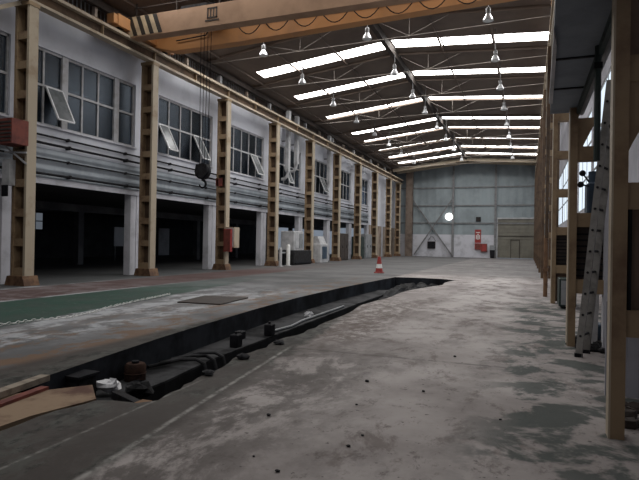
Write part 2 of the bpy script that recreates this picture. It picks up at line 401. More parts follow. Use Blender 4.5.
# ground floor pillars on the wall line
for i in range(-1, 8):
    y = 18.25 + S*i
    p = MB().box(XW-0.32, XW, y+0.02, y+0.34, 0, 3.42).box(XW-0.28, XW+0.0, y+0.38, y+0.72, 0, 3.42).box(XW-0.3, XW-0.06, y+0.33, y+0.39, 0, 3.42)
    struct('pillar', p, 'white_worn', f'pale plastered ground floor pillar, {ORD[i+1]} along the left wall from the near end', 'pillar')
# far stretch of the ground floor is closed
struct('wall_left_far', B(XW-0.3, XW-0.02, 54.0, YB, 0, 3.5), 'plaster_tan', 'stained tan wall at the far end of the left side', 'wall')

def window(idx, y0, y1, cols, thick=(), sashes=(), label=''):
    z0, z1, zt = 5.35, 7.97, 6.72
    r = empty(f'window_{idx}', (XW-0.12, (y0+y1)/2, z0), label, 'window', kind='structure')
    fr = MB(); x0, x1 = XW-0.2, XW-0.08
    fr.box(x0, x1, y0, y0+0.07, z0, z1).box(x0, x1, y1-0.07, y1, z0, z1).box(x0, x1, y0, y1, z0, z0+0.08).box(x0, x1, y0, y1, z1-0.08, z1)
    fr.box(x0+.01, x1-.01, y0, y1, zt-0.04, zt+0.04)
    for k, y in enumerate(cols):
        w = 0.13 if k in thick else 0.035
        fr.box(x0+.02, x1-.02 if k not in thick else x1+.03, y-w, y+w, z0, z1)
    fr.build('frame', 'frame', r)
    B(XW-0.15, XW-0.14, y0+0.02, y1-0.02, z0+0.02, z1-0.02).build('glazing', 'glass', r)
    B(XW-0.05, XW+0.09, y0-0.05, y1+0.05, z0-0.06, z0).build('sill', 'white_worn', r)
    for (a, b, ang, top) in sashes:
        h = top - z0 - 0.05; sn, cs = math.sin(ang), math.cos(ang)
        def P(y, t): return (XW-0.05 + sn*t, y, top - cs*t)
        sm = MB()
        for yy in (a, b): sm.bar(P(yy, 0), P(yy, h), 0.05, 0.05, (0,1,0))
        sm.bar(P(a, 0), P(b, 0), 0.05, 0.05); sm.bar(P(a, h), P(b, h), 0.06, 0.05)
        s_ = sm.build('open_sash', 'sash', r); tag(s_, 'white framed sash tilted open')
        g = MB().quadset([P(a,0), P(b,0), P(b,h), P(a,h)], [(0,1,2,3)]).build('pane', 'dusty_glass', s_)
    return r
A = math.radians
window(1, *wins_m1, [8.9, 9.85, 10.8, 11.75], (2,), (), 'dark upper window before the first left crane column')
window(2, *wins[0], [13.91, 14.79, 15.65, 16.45, 17.4], (1, 4), [(13.97, 14.66, A(27), 6.70)], 'dark upper window with one open sash between first and second crane columns')
names = ['', 'dark upper window with two open sashes behind the crane hook', 'dark upper window with one open sash beside the pale ducts',
         'dark upper window behind the two pale ducts', 'dark upper window with a far open sash beside the single duct', 'narrow looking dark upper window in the sixth bay', 'last dark upper window before the plain far wall']
sash = [None, [(0.05, 0.75, 27, 6.70), (2.75, 3.45, 27, 6.70)], [(2.75, 3.6, 25, 6.7)], [(1.5, 2.2, 24, 6.7)], [(2.3, 3.3, 25, 6.7)], [], []]
for i in range(1, NB):
    a, b = wins[i]
    w = (b-a)/5
    window(i+2, a, b, [a+w*k for k in range(1, 5)], (), [(a+s0+.05, a+s1, A(g), zt) for s0, s1, g, zt in sash[i]], names[i])

# ------------------------------------------------------------------ end wall
struct('wall_back', B(-16.2, XR+0.2, YB, YB+0.2, 2.72, 11.75), 'back_sheet', 'grey blue sheet metal end wall', 'wall')
struct('wall_back_lower', MB().box(-16.2, -3.42, YB-0.04, YB+0.2, 0, 2.72).box(0.74, XR+0.2, YB-0.04, YB+0.2, 0, 2.72), 'white_worn', 'white painted lower part of the end wall', 'wall')
gr = MB()
for z in (4.11, 6.22, 8.4): gr.box(-16, 2, YB-0.14, YB-0.0, z-0.07, z+0.07)
struct('trim_5', gr, 'grey_steel', 'horizontal grey rails across the end wall', 'rail')
for x, n_ in ((-8.5, 'left'), (-3.62, 'middle')):
    struct('trim_'+('6' if n_ == 'left' else '7'), B(x-0.12, x+0.12, YB-0.26, YB-0.04, 0, roof_z(x)-0.05), 'grey_steel', f'{"grey steel post behind the round light" if n_=="left" else "grey steel post beside the roller shutter"} on the end wall', 'post')
d = empty('door_1', (-1.35, YB, 0), 'olive grey roller shutter door in the end wall', 'door', kind='structure')
sh = MB(); 
for k in range(23):
    z = 0.05 + k*0.2; sh.box(-3.35, 0.70, YB-0.02-(0.03 if k % 2 else 0), YB+0.1, z, z+0.2)
sh.build('shutter', 'shutter', d)
MB().box(-3.45, -3.33, YB-0.12, YB+.1, 0, 4.75).box(0.68, 0.8, YB-0.12, YB+.1, 0, 4.75).box(-3.45, 0.8, YB-0.14, YB+.1, 4.6, 4.76).build('frame', 'pale', d)
wk = MB().box(-1.9, -1.84, YB-0.1, YB, 0.05, 2.2).box(-0.95, -0.89, YB-0.1, YB, 0.05, 2.2).box(-1.9, -0.89, YB-0.1, YB, 2.14, 2.2).build('wicket_frame', 'louvre', d)
B(-3.33, 0.68, YB-0.09, YB, 2.58, 2.64).build('rail', 'louvre', d)
xb = [((-13.35, 6.9), (-8.6, 0.3), 'running down to the right'), ((-8.65, 6.9), (-13.1, 0.2), 'running down to the left')]
for k, (a, b, t) in enumerate(xb):
    o = MB().bar((a[0], YB-0.33-0.13*k, a[1]), (b[0], YB-0.33-0.13*k, b[1]), 0.16, 0.14).build('diagonal_brace', 'grey_steel')
    tag(o, f'grey steel diagonal brace on the left of the end wall, {t}', 'brace', 'cross bracing on the end wall')

t = empty('round_lamp', (-8.95, YB-0.3, 4.87), 'bright round white lamp beside the grey post on the end wall', 'lamp')
MB().tube([(-8.95, YB-0.27, 4.87), (-8.95, YB-0.05, 4.87)], 0.2, 12).build('mount', 'grey_steel', t)
MB().tube([(-8.95, YB-0.42, 4.87), (-8.95, YB-0.27, 4.87)], 0.44, 20).build('lens', 'roundlight', t)
t = empty('ventilator', (-5.55, YB-0.1, 4.35), 'small dark square ventilator high on the end wall', 'ventilator')
MB().box(-5.82, -5.28, YB-0.12, YB, 4.3, 4.85).build('housing', 'black', t)
v = MB()
for k in range(4): v.box(-5.76, -5.34, YB-0.15, YB-0.12, 4.36+k*0.12, 4.42+k*0.12)
v.build('louvre', 'louvre', t)
t = empty('notice_board', (-11.05, YB-0.1, 1.05), 'dark framed square board low on the white end wall', 'board')
B(-11.48, -10.6, YB-0.12, YB-0.04, 1.03, 1.8).build('panel', 'black', t)
MB().bar((-11.5,YB-.13,1.0),(-10.58,YB-.13,1.0),.06,.06).bar((-11.5,YB-.13,1.83),(-10.58,YB-.13,1.83),.06,.06).bar((-11.5,YB-.13,1),(-11.5,YB-.13,1.83),.06,.06,(0,1,0)).bar((-10.58,YB-.13,1),(-10.58,YB-.13,1.83),.06,.06,(0,1,0)).build('frame', 'louvre', t)
t = empty('fire_sign', (-5.56, YB-0.08, 1.75), 'tall red sign with white marks on the white end wall', 'sign')
B(-5.92, -5.21, YB-0.08, YB-0.04, 1.78, 3.35).build('panel', 'red', t)
MB().box(-5.8,-5.33,YB-.09,YB-.08,2.95,3.05).box(-5.62,-5.5,YB-.09,YB-.08,2.15,2.85).box(-5.8,-5.7,YB-.09,YB-.08,2.2,2.7).box(-5.42,-5.33,YB-.09,YB-.08,2.2,2.7).build('white_marks', 'whitep', t)
t = empty('hose_cabinet', (-5.55, YB-0.2, 0.75), 'red hose cabinet mounted directly below the tall red sign', 'cabinet')
B(-5.9, -5.2, YB-0.26, YB-0.05, 0.98, 1.7).build('body', 'red', t)
B(-5.82, -5.28, YB-0.28, YB-0.26, 1.05, 1.62).build('door', 'dull_red', t)
t = empty('fire_box', (-4.86, YB-0.2, 0.7), 'dull red square box right of the hose cabinet on end wall', 'box')
B(-5.2, -4.5, YB-0.32, YB-0.05, 0.72, 1.68).build('body', 'dull_red', t)
B(-5.12, -4.58, YB-0.34, YB-0.32, 0.80, 1.6).build('door', 'red', t)
t = empty('waste_bin', (-3.9, YB-0.5, 0), 'dark bin with raised lid standing beside the roller shutter', 'bin')
MB().prism([(-4.1,0.05),(-3.7,0.05),(-3.62,0.95),(-4.18,0.95)], 1, YB-0.75, YB-0.3).build('body', 'black', t)
MB().box(-4.2,-3.6,YB-.36,YB-.28,0.95,1.5).build('lid', 'grey', t)
MB().tube([(-4.12,YB-.3,.07),(-3.68,YB-.3,.07)], .07, 10).build('wheel', 'black_iron', t)
t = empty('pipe_rack', (-11.0, YB-0.4, 1.9), 'small bent grey pipe above the dark board on end wall', 'pipe')
MB().tube([(-11.4,YB-.18,1.95),(-11.1,YB-.2,2.5),(-10.9,YB-.2,2.5),(-10.5,YB-.18,1.9)], .04).build('pipe', 'grey_steel', t)

# ------------------------------------------------------------------ right wall, near wall
wr = MB()
wz0, wz1 = 3.0, 6.6
wy = [(16.0+S*i, 21.3+S*i) for i in range(8)]
wr.box(XR, XR+0.2, YN, YB, 0, wz0); wr.box(XR, XR+0.2, YN, YB, wz1, 11.3)
ed = [YN] + [y for w in wy for y in w] + [YB]
for a, b in zip(ed[0::2], ed[1::2]): wr.box(XR, XR+0.2, a, b, wz0, wz1)
struct('wall_right', wr, 'wall_grey', 'lilac grey wall behind the right hand frames', 'wall')
for i, (a, b) in enumerate(wy):
    r = empty(f'window_{20+i}', (XR+.1, (a+b)/2, wz0), f'bright daylit window in the right wall, {ORD[i]} from the near end', 'window', kind='structure')
    f = MB()
    for k in range(4): y = a+(b-a)*k/3; f.box(XR+.015, XR+.03, y-.04, y+.04, wz0, wz1)
    for z in (wz0+.04, 4.2, 5.4, wz1-.04): f.box(XR+.01, XR+.04, a, b, z-.04, z+.04)
    f.build('frame', 'grey', r)
    B(XR+.03, XR+.05, a, b, wz0, wz1).build('glazing', 'daypane', r)
struct('wall_front', B(-33.2, XR+0.2, YN-0.2, YN, 0, 11.8), 'wall_grey', 'plain wall closing the hall behind the viewer', 'wall')

# ------------------------------------------------------------------ roof with skylight strips
SY = [0.5, 5.8, 11.1, 16.3, 21.8, 27.0, 32.05, 37.9, 44.05, 47.8, 52.9, 57.2, 61.6]; SW = [1.1, 1.1, 1.1, 1.1, 1.1, 1.08, 0.88, 0.82, 0.78, 0.78, 0.78, 0.78, 0.78]
SKN = ['behind the viewer', 'just over the viewer', 'before the crane', 'above the crane', 'hidden behind the crane'] + [ORD[k] + ' beyond the crane' for k in range(8)]
XS_L, XS_R, GAP = -14.1, 0.80, 0.16
rf = MB()
def roof_strip(x0, x1, y0, y1):
    z0, z1 = roof_z(x0), roof_z(x1)
    rf.quadset([(x0,y0,z0),(x1,y0,z1),(x1,y1,z1),(x0,y1,z0),(x0,y0,z0+.06),(x1,y0,z1+.06),(x1,y1,z1+.06),(x0,y1,z0+.06)],
        [(0,3,2,1),(4,5,6,7),(0,1,5,4),(1,2,6,5),(2,3,7,6),(3,0,4,7)])
ycur = YN-0.2
for y, w in zip(SY, SW):
    for a, b in ((-16.2, XG), (XG, XR+0.2)):
        roof_strip(a, b, ycur, y-w/2)
    roof_strip(-16.2, XS_L, y-w/2, y+w/2); roof_strip(XG-GAP, XG, y-w/2, y+w/2)
    roof_strip(XG, XG+GAP, y-w/2, y+w/2); roof_strip(XS_R, XR+0.2, y-w/2, y+w/2)
    ycur = y+w/2
for a, b in ((-16.2, XG), (XG, XR+0.2)): roof_strip(a, b, ycur, YB+0.2)
struct('ceiling', rf, 'roof', 'brown underside of the pitched sheet roof', 'ceiling')
for i, (y, w) in enumerate(zip(SY, SW)):
    for side, (a, b) in (('left', (XS_L, XG-GAP)), ('right', (XG+GAP, XS_R))):
        r = empty('skylight', ((a+b)/2, y, roof_z((a+b)/2)), f'glowing skylight strip on the {side} roof slope, {SKN[i]}', 'skylight', 'roof skylights', 'structure')
        n = 3
        for k in range(n):
            u0, u1 = a+(b-a)*k/n+(.03 if k else 0), a+(b-a)*(k+1)/n-(.03 if k < n-1 else 0)
            MB().quadset([(u0,y-w/2,roof_z(u0)+.02),(u1,y-w/2,roof_z(u1)+.02),(u1,y+w/2,roof_z(u1)+.02),(u0,y+w/2,roof_z(u0)+.02)], [(0,1,2,3)]).build('panel', 'skylight' if i > 3 else 'skylight_dim', r)
        bars = MB()
        for k in range(1, n):
            u = a+(b-a)*k/n; z = roof_z(u)+.02; bars.box(u-.03, u+.03, y-w/2, y+w/2, z-.05, z+.03)
        bars.build('glazing_bar', 'roof_dark', r)
rb = MB().box(XG-0.11, XG+0.11, YN, YB, ZRG-0.42, ZRG-0.05)
struct('beam_ridge', rb, 'roof_dark', 'dark beam running along the roof ridge', 'beam')
pu = MB()
for x in (-14.6, -12.0, -9.4, -4.2, -1.7): pu.box(x-.04, x+.04, YN, YB, roof_z(x)-.10, roof_z(x)-.01)
struct('purlins', pu, 'roof', 'thin dark purlins under the roof sheets', 'purlin')
TY = [23.5+4.85*k for k in range(-4, 9)]
for i, y in enumerate(TY):
    r = empty('roof_truss', (XG, y, 10.6), f'light tie rod truss under the roof, {ORD[i] if i < 12 else "last"} from the near end', 'roof truss', 'roof trusses', 'structure')
    rt = MB()
    for a, b in ((-16.1, XG), (XG, XR)): rt.bar((a, y, roof_z(a)-.06), (b, y, roof_z(b)-.06), 0.08, 0.12)
    rt.build('rafter', 'roof', r)
    ch = MB().tube([(-15.3, y, 10.42), (0.9, y, 10.75)], 0.015, 6); 
    ch.build('tie_rod', 'rod', r)
    st = MB()
    for x in (-10.2, -5.0):
        zc = 10.42 + (x+15.3)/16.2*0.33
        st.tube([(x, y, zc), (x, y, roof_z(x)-.1)], 0.012, 6)
        for dx in (-1.7, 1.7): st.tube([(x, y, zc), (x+dx, y, roof_z(x+dx)-.1)], 0.012, 6)
    st.build('strut', 'rod', r)
for k, y in enumerate((63.6, 65.6)):
    g = MB()
    for a, b in ((-15.2, XG), (XG, 1.0)): g.bar((a, y, roof_z(a)-.42), (b, y, roof_z(b)-.42), 0.25, 0.36)
    struct('beam_gable', g, 'cream', ['pale portal beam across the roof before the end wall', 'pale portal beam nearest the end wall'][k], 'beam')

# ------------------------------------------------------------------ left crane columns
def crane_column(y, label, xf=XL, sgn=-1, depth=0.60, top=ZR, pitch=0.92, bh=0.24, m='tan', base=True, group='crane columns along the left wall', first=0.30):
    r = empty('crane_column', (xf+sgn*depth/2, y, 0), label, 'column', group)
    def bx(mb, a, b, y0, y1, z0, z1):
        xa, xb_ = xf+sgn*a, xf+sgn*b
        return mb.box(min(xa,xb_), max(xa,xb_), y+y0, y+y1, z0, z1)
    z0 = 0.0
    bx(MB(), 0, 0.09, -.17, .17, z0, top).build('front_flange', 'cream', r)  # lighter colour stands for light falling on the hall side
    bx(MB(), depth-0.09, depth, -.17, .17, z0, top).build('rear_flange', m, r)
    z = first
    while z+bh < top-0.3:
        bx(MB(), 0.09, depth-0.09, -.15, .10, z, z+bh).build('batten', m, r); z += pitch
    bx(MB(), 0.09, depth-0.09, .10, .13, z0, top-.12).build('web_plate', 'web_and_shade', r)  # dark colour stands for the shade inside the column openings
    bx(MB(), -0.02, depth+0.02, -.2, .2, top-0.12, top).build('cap_plate', m, r)
    if base:
        f = MB(); xa = [xf+sgn*v for v in (-0.13, depth+0.12, depth+0.02, -0.03)]
        f.prism([(xa[0], 0), (xa[1], 0), (xa[2], 0.3), (xa[3], 0.3)], 1, y-.28, y+.28)
        f.build('base_plate', 'rust', r)
    return r
lc = ['carrying red louvred box', 'left of hanging crane hook', 'carrying red hose box', 'left of pale ducts', 'beside pale blue machine',
      'past the single duct', 'beside dark locker', 'next to green cupboard', 'past cladding end', 'nearest the end wall']
for i in range(-1, 10):
    lab = f'tan battened crane column, {ORD[i]} along the left wall, {lc[i]}' if i >= 0 else 'tan battened crane column left of the picture edge'
    if i == -1: continue
    col_ = crane_column(min(Y0+S*i, 64.6), lab)
    if i == 0: c1 = col_
MB().bar((XL-0.35, Y0-.25, 8.75), (XL-0.35, 9.0, 6.75), 0.12, 0.12).build('knee_brace', 'cream', c1)
# wide pier in the far corner
struct('trim_8', B(-14.1, -13.3, 65.9, 66.6, 0, 10.4), 'upper', 'stained tan corner pier beside the end wall', 'pier')

def runway(x, sgn, label, ya):
    r = empty('runway_beam', (x, 30, ZR), label, 'crane rail')
    B(x-.16, x+.16, ya, 65.8, ZR, ZR+.09).build('bottom_flange', 'cream', r)
    B(x-.2, x+.2, ya, 65.8, ZR+.43, ZR+.53).build('top_flange', 'cream', r)
    B(x-.035, x+.035, ya, 65.8, ZR+.09, ZR+.43).build('web', 'web_and_shade', r)
    y = Y0 - 2*S
    while y < 65:
        B(x-.15, x+.15, y-.02, y+.02, ZR+.09, ZR+.43).build('stiffener', 'tan', r); y += S/2
    B(x-.045, x+.045, ya, 65.8, ZR+.53, ZR+.63).build('rail', 'rust', r)
    return r
runway(XL-0.18, 1, 'long cream crane runway beam on the left columns', YN+0.2)
runway(0.80, -1, 'long cream crane runway beam on the right hand columns', YN+0.2)
# conductor line below the left runway
t = empty('walkway_railing', (-15.72, 20, 9.52), 'thin railing of grey bars above the left crane rail', 'railing')
for z in (9.62, 10.42): MB().bar((-15.72, 8, z), (-15.72, 63, z), .04, .04).build('rail', 'grey_steel', t)
for k in range(19): B(-15.75, -15.69, 8.2+k*3, 8.26+k*3, 9.52, 10.44).build('post', 'grey_steel', t)
for k in range(96): B(-15.735, -15.705, 10.4+k*.2, 10.43+k*.2, 9.62, 10.42).build('baluster', 'pale', t)
for i in range(0, 9):
    y = Y0+S*i+0.55
    o = B(-15.5, -15.32, y-.09, y+.09, 9.52, 10.24).build('eave_post', 'pale')
    tag(o, f'pale short post between left wall top and eave beam, {ORD[i]} from the near end', 'post', 'eave posts above the left wall'); 
    o2 = B(-15.5, -15.36, y+S/2-.07, y+S/2+.07, 9.52, 10.24).build('eave_strut', 'plaster_tan')
    tag(o2, f'slim brown strut between left wall top and eave beam, {ORD[i]} from the near end', 'post', 'eave struts above the left wall')

# pipes along the spandrel
for z, x, rr, nm in ((4.98, XW+.10, .035, 'highest black pipe running along the white band under the windows'), (4.70, XW+.16, .045, 'thick black pipe just above the ribbed cladding'),
                     (3.66, XW+.20, .045, 'lowest dark pipe along the bottom of the ribbed cladding'), (4.18, XW+.13, .03, 'thin dark pipe across the middle of the ribbed cladding')):
    t = empty('wall_pipe', (x, 30, z), nm, 'pipe', 'pipes along the left wall')
    MB().tube([(x, YN+.1, z), (x, 53, z)], rr, 8).build('pipe', 'black', t)
    for k in range(2, 19): B(XW, x+rr+.015, 0.0+k*2.96, 0.06+k*2.96, z-rr-.02, z+rr+.02).build('clamp', 'black_iron', t)
# pale ducts
for y, ztop, zb, lab in ((33.0, 10.24, 6.2, 'pale vertical duct nearer the fourth crane column'), (34.45, 10.2, 6.9, 'pale vertical duct beside its taller twin'), (41.0, 10.1, 6.3, 'single pale vertical duct past the fifth crane column')):
    t = empty('duct', (-15.05, y, zb), lab, 'duct', 'pale ducts on the left wall')
    MB().box(-15.2, -14.95, y-.16, y+.16, zb, ztop).build('pipe', 'pale', t)
    MB().tube([(-15.07, y, zb), (-15.1, y, zb-.3), (-15.3, y, zb-.5), (-15.49, y, zb-.5)], .11, 10).build('elbow', 'pale', t)
    MB().box(-15.5, -15.2, y-.05, y+.05, 8.2, 8.28).build('bracket', 'grey_steel', t)
# red louvred box on the first column
t = empty('control_box', (-14.65, 11.9, 4.4), 'rust red louvred box hung beside the first crane column', 'box')
B(-15.05, -14.35, 11.7, 12.28, 4.3, 5.05).build('body', 'dull_red', t)
v = MB()
for k in range(6): v.box(-15.02, -14.38, 11.67, 11.7, 4.36+k*.11, 4.41+k*.11)
v.build('louvre', 'louvre', t)
MB().bar((-15.0, 12.0, 4.3), (-14.42, 12.28, 3.75), .05, .05).bar((-15.0, 12.0, 4.1), (-14.42, 12.28, 4.1), .05, .05).build('bracket', 'pale', t)
t = empty('switch_box', (-14.9, 12.2, 3.2), 'small grey switch box low on the first crane column', 'box')
B(-15.22, -14.92, 12.1, 12.32, 3.1, 3.9).build('body', 'pale', t)
B(-15.2, -14.94, 12.07, 12.1, 2.75, 3.1).build('terminal_cover', 'black', t)
# fire hose box on the third column
yb = Y0+2*S
t = empty('hose_box', (-14.2, yb, 1.0), 'red hose box on the third left crane column', 'box')
B(-14.45, -14.05, yb-.36, yb-.18, 0.95, 2.1).build('body', 'red', t)
B(-14.42, -14.08, yb-.38, yb-.36, 1.0, 2.05).build('door', 'dull_red', t)
t = empty('paper_cabinet', (-14.0, yb+.2, 1.15), 'slim cream cabinet beside the red hose box', 'cabinet')
B(-14.44, -13.95, yb-.15, yb+.35, 1.15, 2.2).build('body', 'cream', t)
B(-14.4, -14.0, yb-.165, yb-.15, 1.2, 2.15).build('door', 'pale', t)
# red tags on columns
t = B(-15.1, -14.7, yb-.17, yb-.152, 4.3, 4.72).build('sign_plate', 'dull_red'); tag(t, 'red plate high on the third left crane column', 'sign')

# machines along the left wall
t = empty('bollard', (-13.9, 30.75, 0), 'white post standing before the electric cabinet on the left', 'bollard')
MB().lathe([(.12,0),(.12,1.25),(.08,1.33),(.02,1.35)], (-13.9, 30.75, 0), 12).build('post', 'whitep', t)
MB().lathe([(.2,0),(.2,.04)], (-13.9, 30.75, 0), 12).build('foot', 'pale', t)
t = empty('bollard', (-13.85, 29.5, 0), 'grey post left of the white post by the machines', 'bollard')
MB().lathe([(.1,0),(.1,1.1),(.05,1.15)], (-13.85, 29.5, 0), 12).build('post', 'pale', t)
MB().lathe([(.18,0),(.18,.04)], (-13.85, 29.5, 0), 12).build('foot', 'pale', t)
t = empty('machine', (-14.6, 33, 0), 'dark machine base with pale electric panel on the left', 'machine')
B(-15.3, -14.0, 31.9, 34.9, 0, 0.95).build('base', 'black_iron', t, 0.03)
b_ = B(-15.0, -14.05, 31.95, 33.5, 0.95, 2.2).build('panel_box', 'pale', t, 0.03)
B(-14.05, -14.02, 32.1, 32.7, 1.1, 2.05).build('door', 'pale', b_)
B(-14.05, -14.02, 32.8, 33.4, 1.1, 2.05).build('door', 'grey', b_)
MB().tube([(-14.6, 34.3, .95), (-14.6, 34.3, 1.7)], .2, 12).build('motor', 'grey', t)
MB().box(-14.0,-13.9,32,34.8,.1,.16).build('foot_rail', 'black', t)
t = empty('machine', (-14.4, 37.3, 0), 'tall pale blue grey machine beside the fifth crane column', 'machine')
B(-15.2, -13.95, 36.55, 38.15, 0, 1.4).build('body', 'pale', t, 0.04)
MB().prism([(-15.1,1.4),(-14.05,1.4),(-14.3,1.95),(-15.1,1.95)], 1, 36.75, 37.95).build('hood', 'pale', t)
B(-13.95, -13.92, 36.85, 37.75, .3, 1.2).build('door', 'blue', t)
t = empty('machine', (-14.8, 28.5, 0), 'low dark workbench in the third left bay', 'workbench')
B(-15.4, -14.5, 31.0, 31.7, 0.75, 0.85).build('top', 'grey', t)
for x in (-15.3,-14.6):
    for y in (31.06, 31.62): B(x-.03,x+.03,y-.03,y+.03,0,.75).build('leg','black',t)
t.location = (-14.8, 28.5, 0)
for ch in t.children: ch.location = (0, 0, 0)
# far lockers and partitions
for k, (y0_, y1_, h, m_, lab) in enumerate([(43.2, 45.4, 2.3, 'louvre', 'dark brown double door locker against the far left wall'), (48.5, 50.3, 2.1, 'green', 'dark green cupboard against the far left wall'), (50.8, 53.0, 2.4, 'grey', 'grey cupboard next to the dark green one')]):
    t = empty('locker', (-15.1, (y0_+y1_)/2, 0), lab, 'locker')
    B(-15.45, -14.75, y0_, y1_, 0, h).build('body', m_, t, .02)
    ym = (y0_+y1_)/2
    for a, b in ((y0_+.05, ym-.02), (ym+.02, y1_-.05)):
        dd = B(-14.75, -14.72, a, b, .1, h-.1).build('door', m_, t)
        B(-14.72, -14.69, (a+b)/2-.02, (a+b)/2+.02, h*.45, h*.55).build('handle', 'black', dd)

# things in the dark ground floor room
t = empty('window_15', (-32.9, 29.0, 3), 'small far window in the dark ground floor room', 'window', kind='structure')
for a in (0, .62):
    for b in (0, .62): B(-32.98, -32.96, 28.35+a, 28.9+a, 2.1+b, 2.65+b).build('pane', 'dimpane', t)
B(-32.99, -32.97, 28.25, 29.6, 2.0, 3.4).build('frame', 'black', t)
t = empty('notice_board', (-26, 29.6, 1.0), 'pale panel leaning in the dark first bay', 'board')
B(-26.05, -26.0, 29.1, 30.1, 1.0, 2.3).build('panel', 'white', t)
B(-26.03,-25.98,29.15,29.2,0,1.0).build('leg', 'grey', t); B(-26.03,-25.98,30.0,30.05,0,1.0).build('leg', 'grey', t)
t = empty('door_2', (-30, 40, 0), 'dim pale doorway deep in the second bay', 'door', kind='structure')
B(-32.98, -32.9, 42.8, 44.4, 0.0, 2.6).build('leaf', 'white_worn', t)

# ------------------------------------------------------------------ bridge crane
cr = empty('bridge_crane', (-7, 17.8, 9.44), 'orange double girder bridge crane spanning the hall under the roof', 'crane')
def girder(y0, y1, zb, zt, m, name, xa=-14.78, xb2=0.85, tp=1.15, rise=0.0):
    poly = [(xa, zt-.0), (xa, zb+.32), (xa+tp, zb), (-10.5, zb+.03*rise), (-4.0, zb+.24*rise), (xb2-1.15, zb+.36*rise), (xb2, zb+max(.32, .4*rise)), (xb2, zt)]
    return MB().prism(poly, 1, y0, y1).build(name, m, cr)
g1 = girder(16.8, 17.25, 9.26, 10.05, 'peach', 'girder', xa=-14.98, tp=.35)
g2 = girder(18.4, 18.85, 9.20, 9.88, 'orange', 'girder', rise=1.0)
# warning stripes at the end of the near girder
sp = MB(); sb = MB()
for k in range(9):
    x = -14.92+k*.19; zl = 9.62 if k == 0 else 9.30
    (sp if k % 2 else sb).quadset([(x,16.79,10.04),(x+.19,16.79,10.04),(x+.19+.28,16.79,zl),(x+.28,16.79,zl)], [(0,1,2,3)])
tag(sb.build('warning_stripe', 'stripe', g1), 'black slanted warning stripe'); tag(sp.build('warning_stripe', 'stripe_pale', g1), 'pale slanted warning stripe')
# dark square mark on the girder
mk = MB(); X0 = -10.98
for a in ((0,.42,.02,.07),(0,.42,.36,.41),(0,.05,.02,.41),(.37,.42,.02,.41),(.13,.17,.07,.36),(.25,.29,.07,.36),(-.08,.5,-.08,-.03)):
    mk.box(X0+a[0], X0+a[1], 16.785, 16.80, 9.52+a[2], 9.52+a[3])
tag(mk.build('emblem', 'louvre', g1), 'dark square emblem on the girder')
for x in (-14.63, 0.80):
    e = MB().box(x-.2, x+.2, 16.15, 19.55, 9.52, 9.95).build('end_carriage', 'orange', cr)
    for y in (16.45, 19.2):
        MB().tube([(x-.07, y, 9.60), (x+.07, y, 9.60)], .16, 14).build('wheel', 'black_iron', e)
    MB().box(x-.16, x+.16, 15.95, 16.15, 9.56, 9.9).build('buffer', 'orange', e)
fc = MB(); tr = MB().bar((-14.2, 18.25, 9.93), (0.4, 18.25, 9.93), .05, .05)
for k in range(4): tr.box(-14+k*4.5, -13.92+k*4.5, 18.25, 18.4, 9.80, 9.95)
tr.build('cable_track', 'black', cr)
pts = []
n = 9; L0, L1 = -10.6, -0.2
for k in range(n):
    a = L0+(L1-L0)*k/n; b = L0+(L1-L0)*(k+1)/n
    for j in range(8):
        u = j/8; pts.append((a+(b-a)*u, 18.22, 9.89-0.5*4*u*(1-u)))
MB().tube(pts, .02, 6).build('festoon_cable', 'black', cr)
tb = MB().tube([(-13.4, 18.3, 9.55), (-12.0, 18.3, 9.62), (-11.9, 18.3, 9.8)], .025, 6).build('hoist_cable', 'black', cr)
for z in (10.55, 11.0): MB().bar((-14.6, 17.2, z), (0.6, 17.2, z), .035, .035).build('handrail', 'roof_dark', cr)
for k in range(9): B(-14.5+k*1.88, -14.46+k*1.88, 17.18, 17.22, 10.05, 11.02).build('handrail_post', 'roof_dark', cr)
# hoist trolley between the girders
t = empty('hoist_trolley', (-11.6, 17.8, 10), 'dark hoist trolley riding between the crane girders', 'hoist')
B(-12.2, -11.1, 16.9, 18.8, 10.06, 10.2).build('chassis', 'black_iron', t)
MB().tube([(-12.1, 17.8, 10.4), (-11.3, 17.8, 10.4)], .2, 14).build('drum', 'black_iron', t)
for x in (-12.05, -11.25):
    for y in (17.02, 18.62): MB().tube([(x, y-.04, 10.03), (x, y+.04, 10.03)], .09, 10).build('wheel', 'black', t)
MB().tube([(-12.0,17.6,9.55),(-11.85,17.6,9.55)], .13, 12).build('rope_sheave', 'black', t)
MB().box(-11.95,-11.9,17.55,17.65,9.55,10.08).build('sheave_bracket', 'black', t)
hk = empty('hook_block', (-11.57, 17.6, 3.64), 'black crane hook block hanging on wire ropes before the second bay', 'crane hook')
rp = MB()
for dx, dy in ((-.2, -.04), (-.1, .04), (.12, -.04), (.22, .04)): rp.tube([(-11.57+dx*.7, 17.6+dy, 4.3), (-11.6+dx, 17.7+dy, 10.06)], .012, 5)
rp.build('rope', 'black', hk)
MB().tube([(-11.57, 17.52, 4.12), (-11.57, 17.68, 4.12)], .31, 18).build('sheave', 'black', hk)
MB().prism([(-11.86,4.1),(-11.66,3.88),(-11.48,3.88),(-11.28,4.1),(-11.34,4.38),(-11.8,4.38)], 1, 17.47, 17.73).build('sheave_housing', 'black_iron', hk)
pts = [(-11.57, 17.6, 3.9), (-11.57, 17.6, 3.78)] + [(-11.57+.14*math.sin(a), 17.6, 3.64+.14*math.cos(a)) for a in [math.radians(v) for v in range(20, 270, 22)]]
MB().tube(pts, [.05,.05]+[.05-.002*k for k in range(len(pts)-2)], 8).build('hook', 'black', hk)

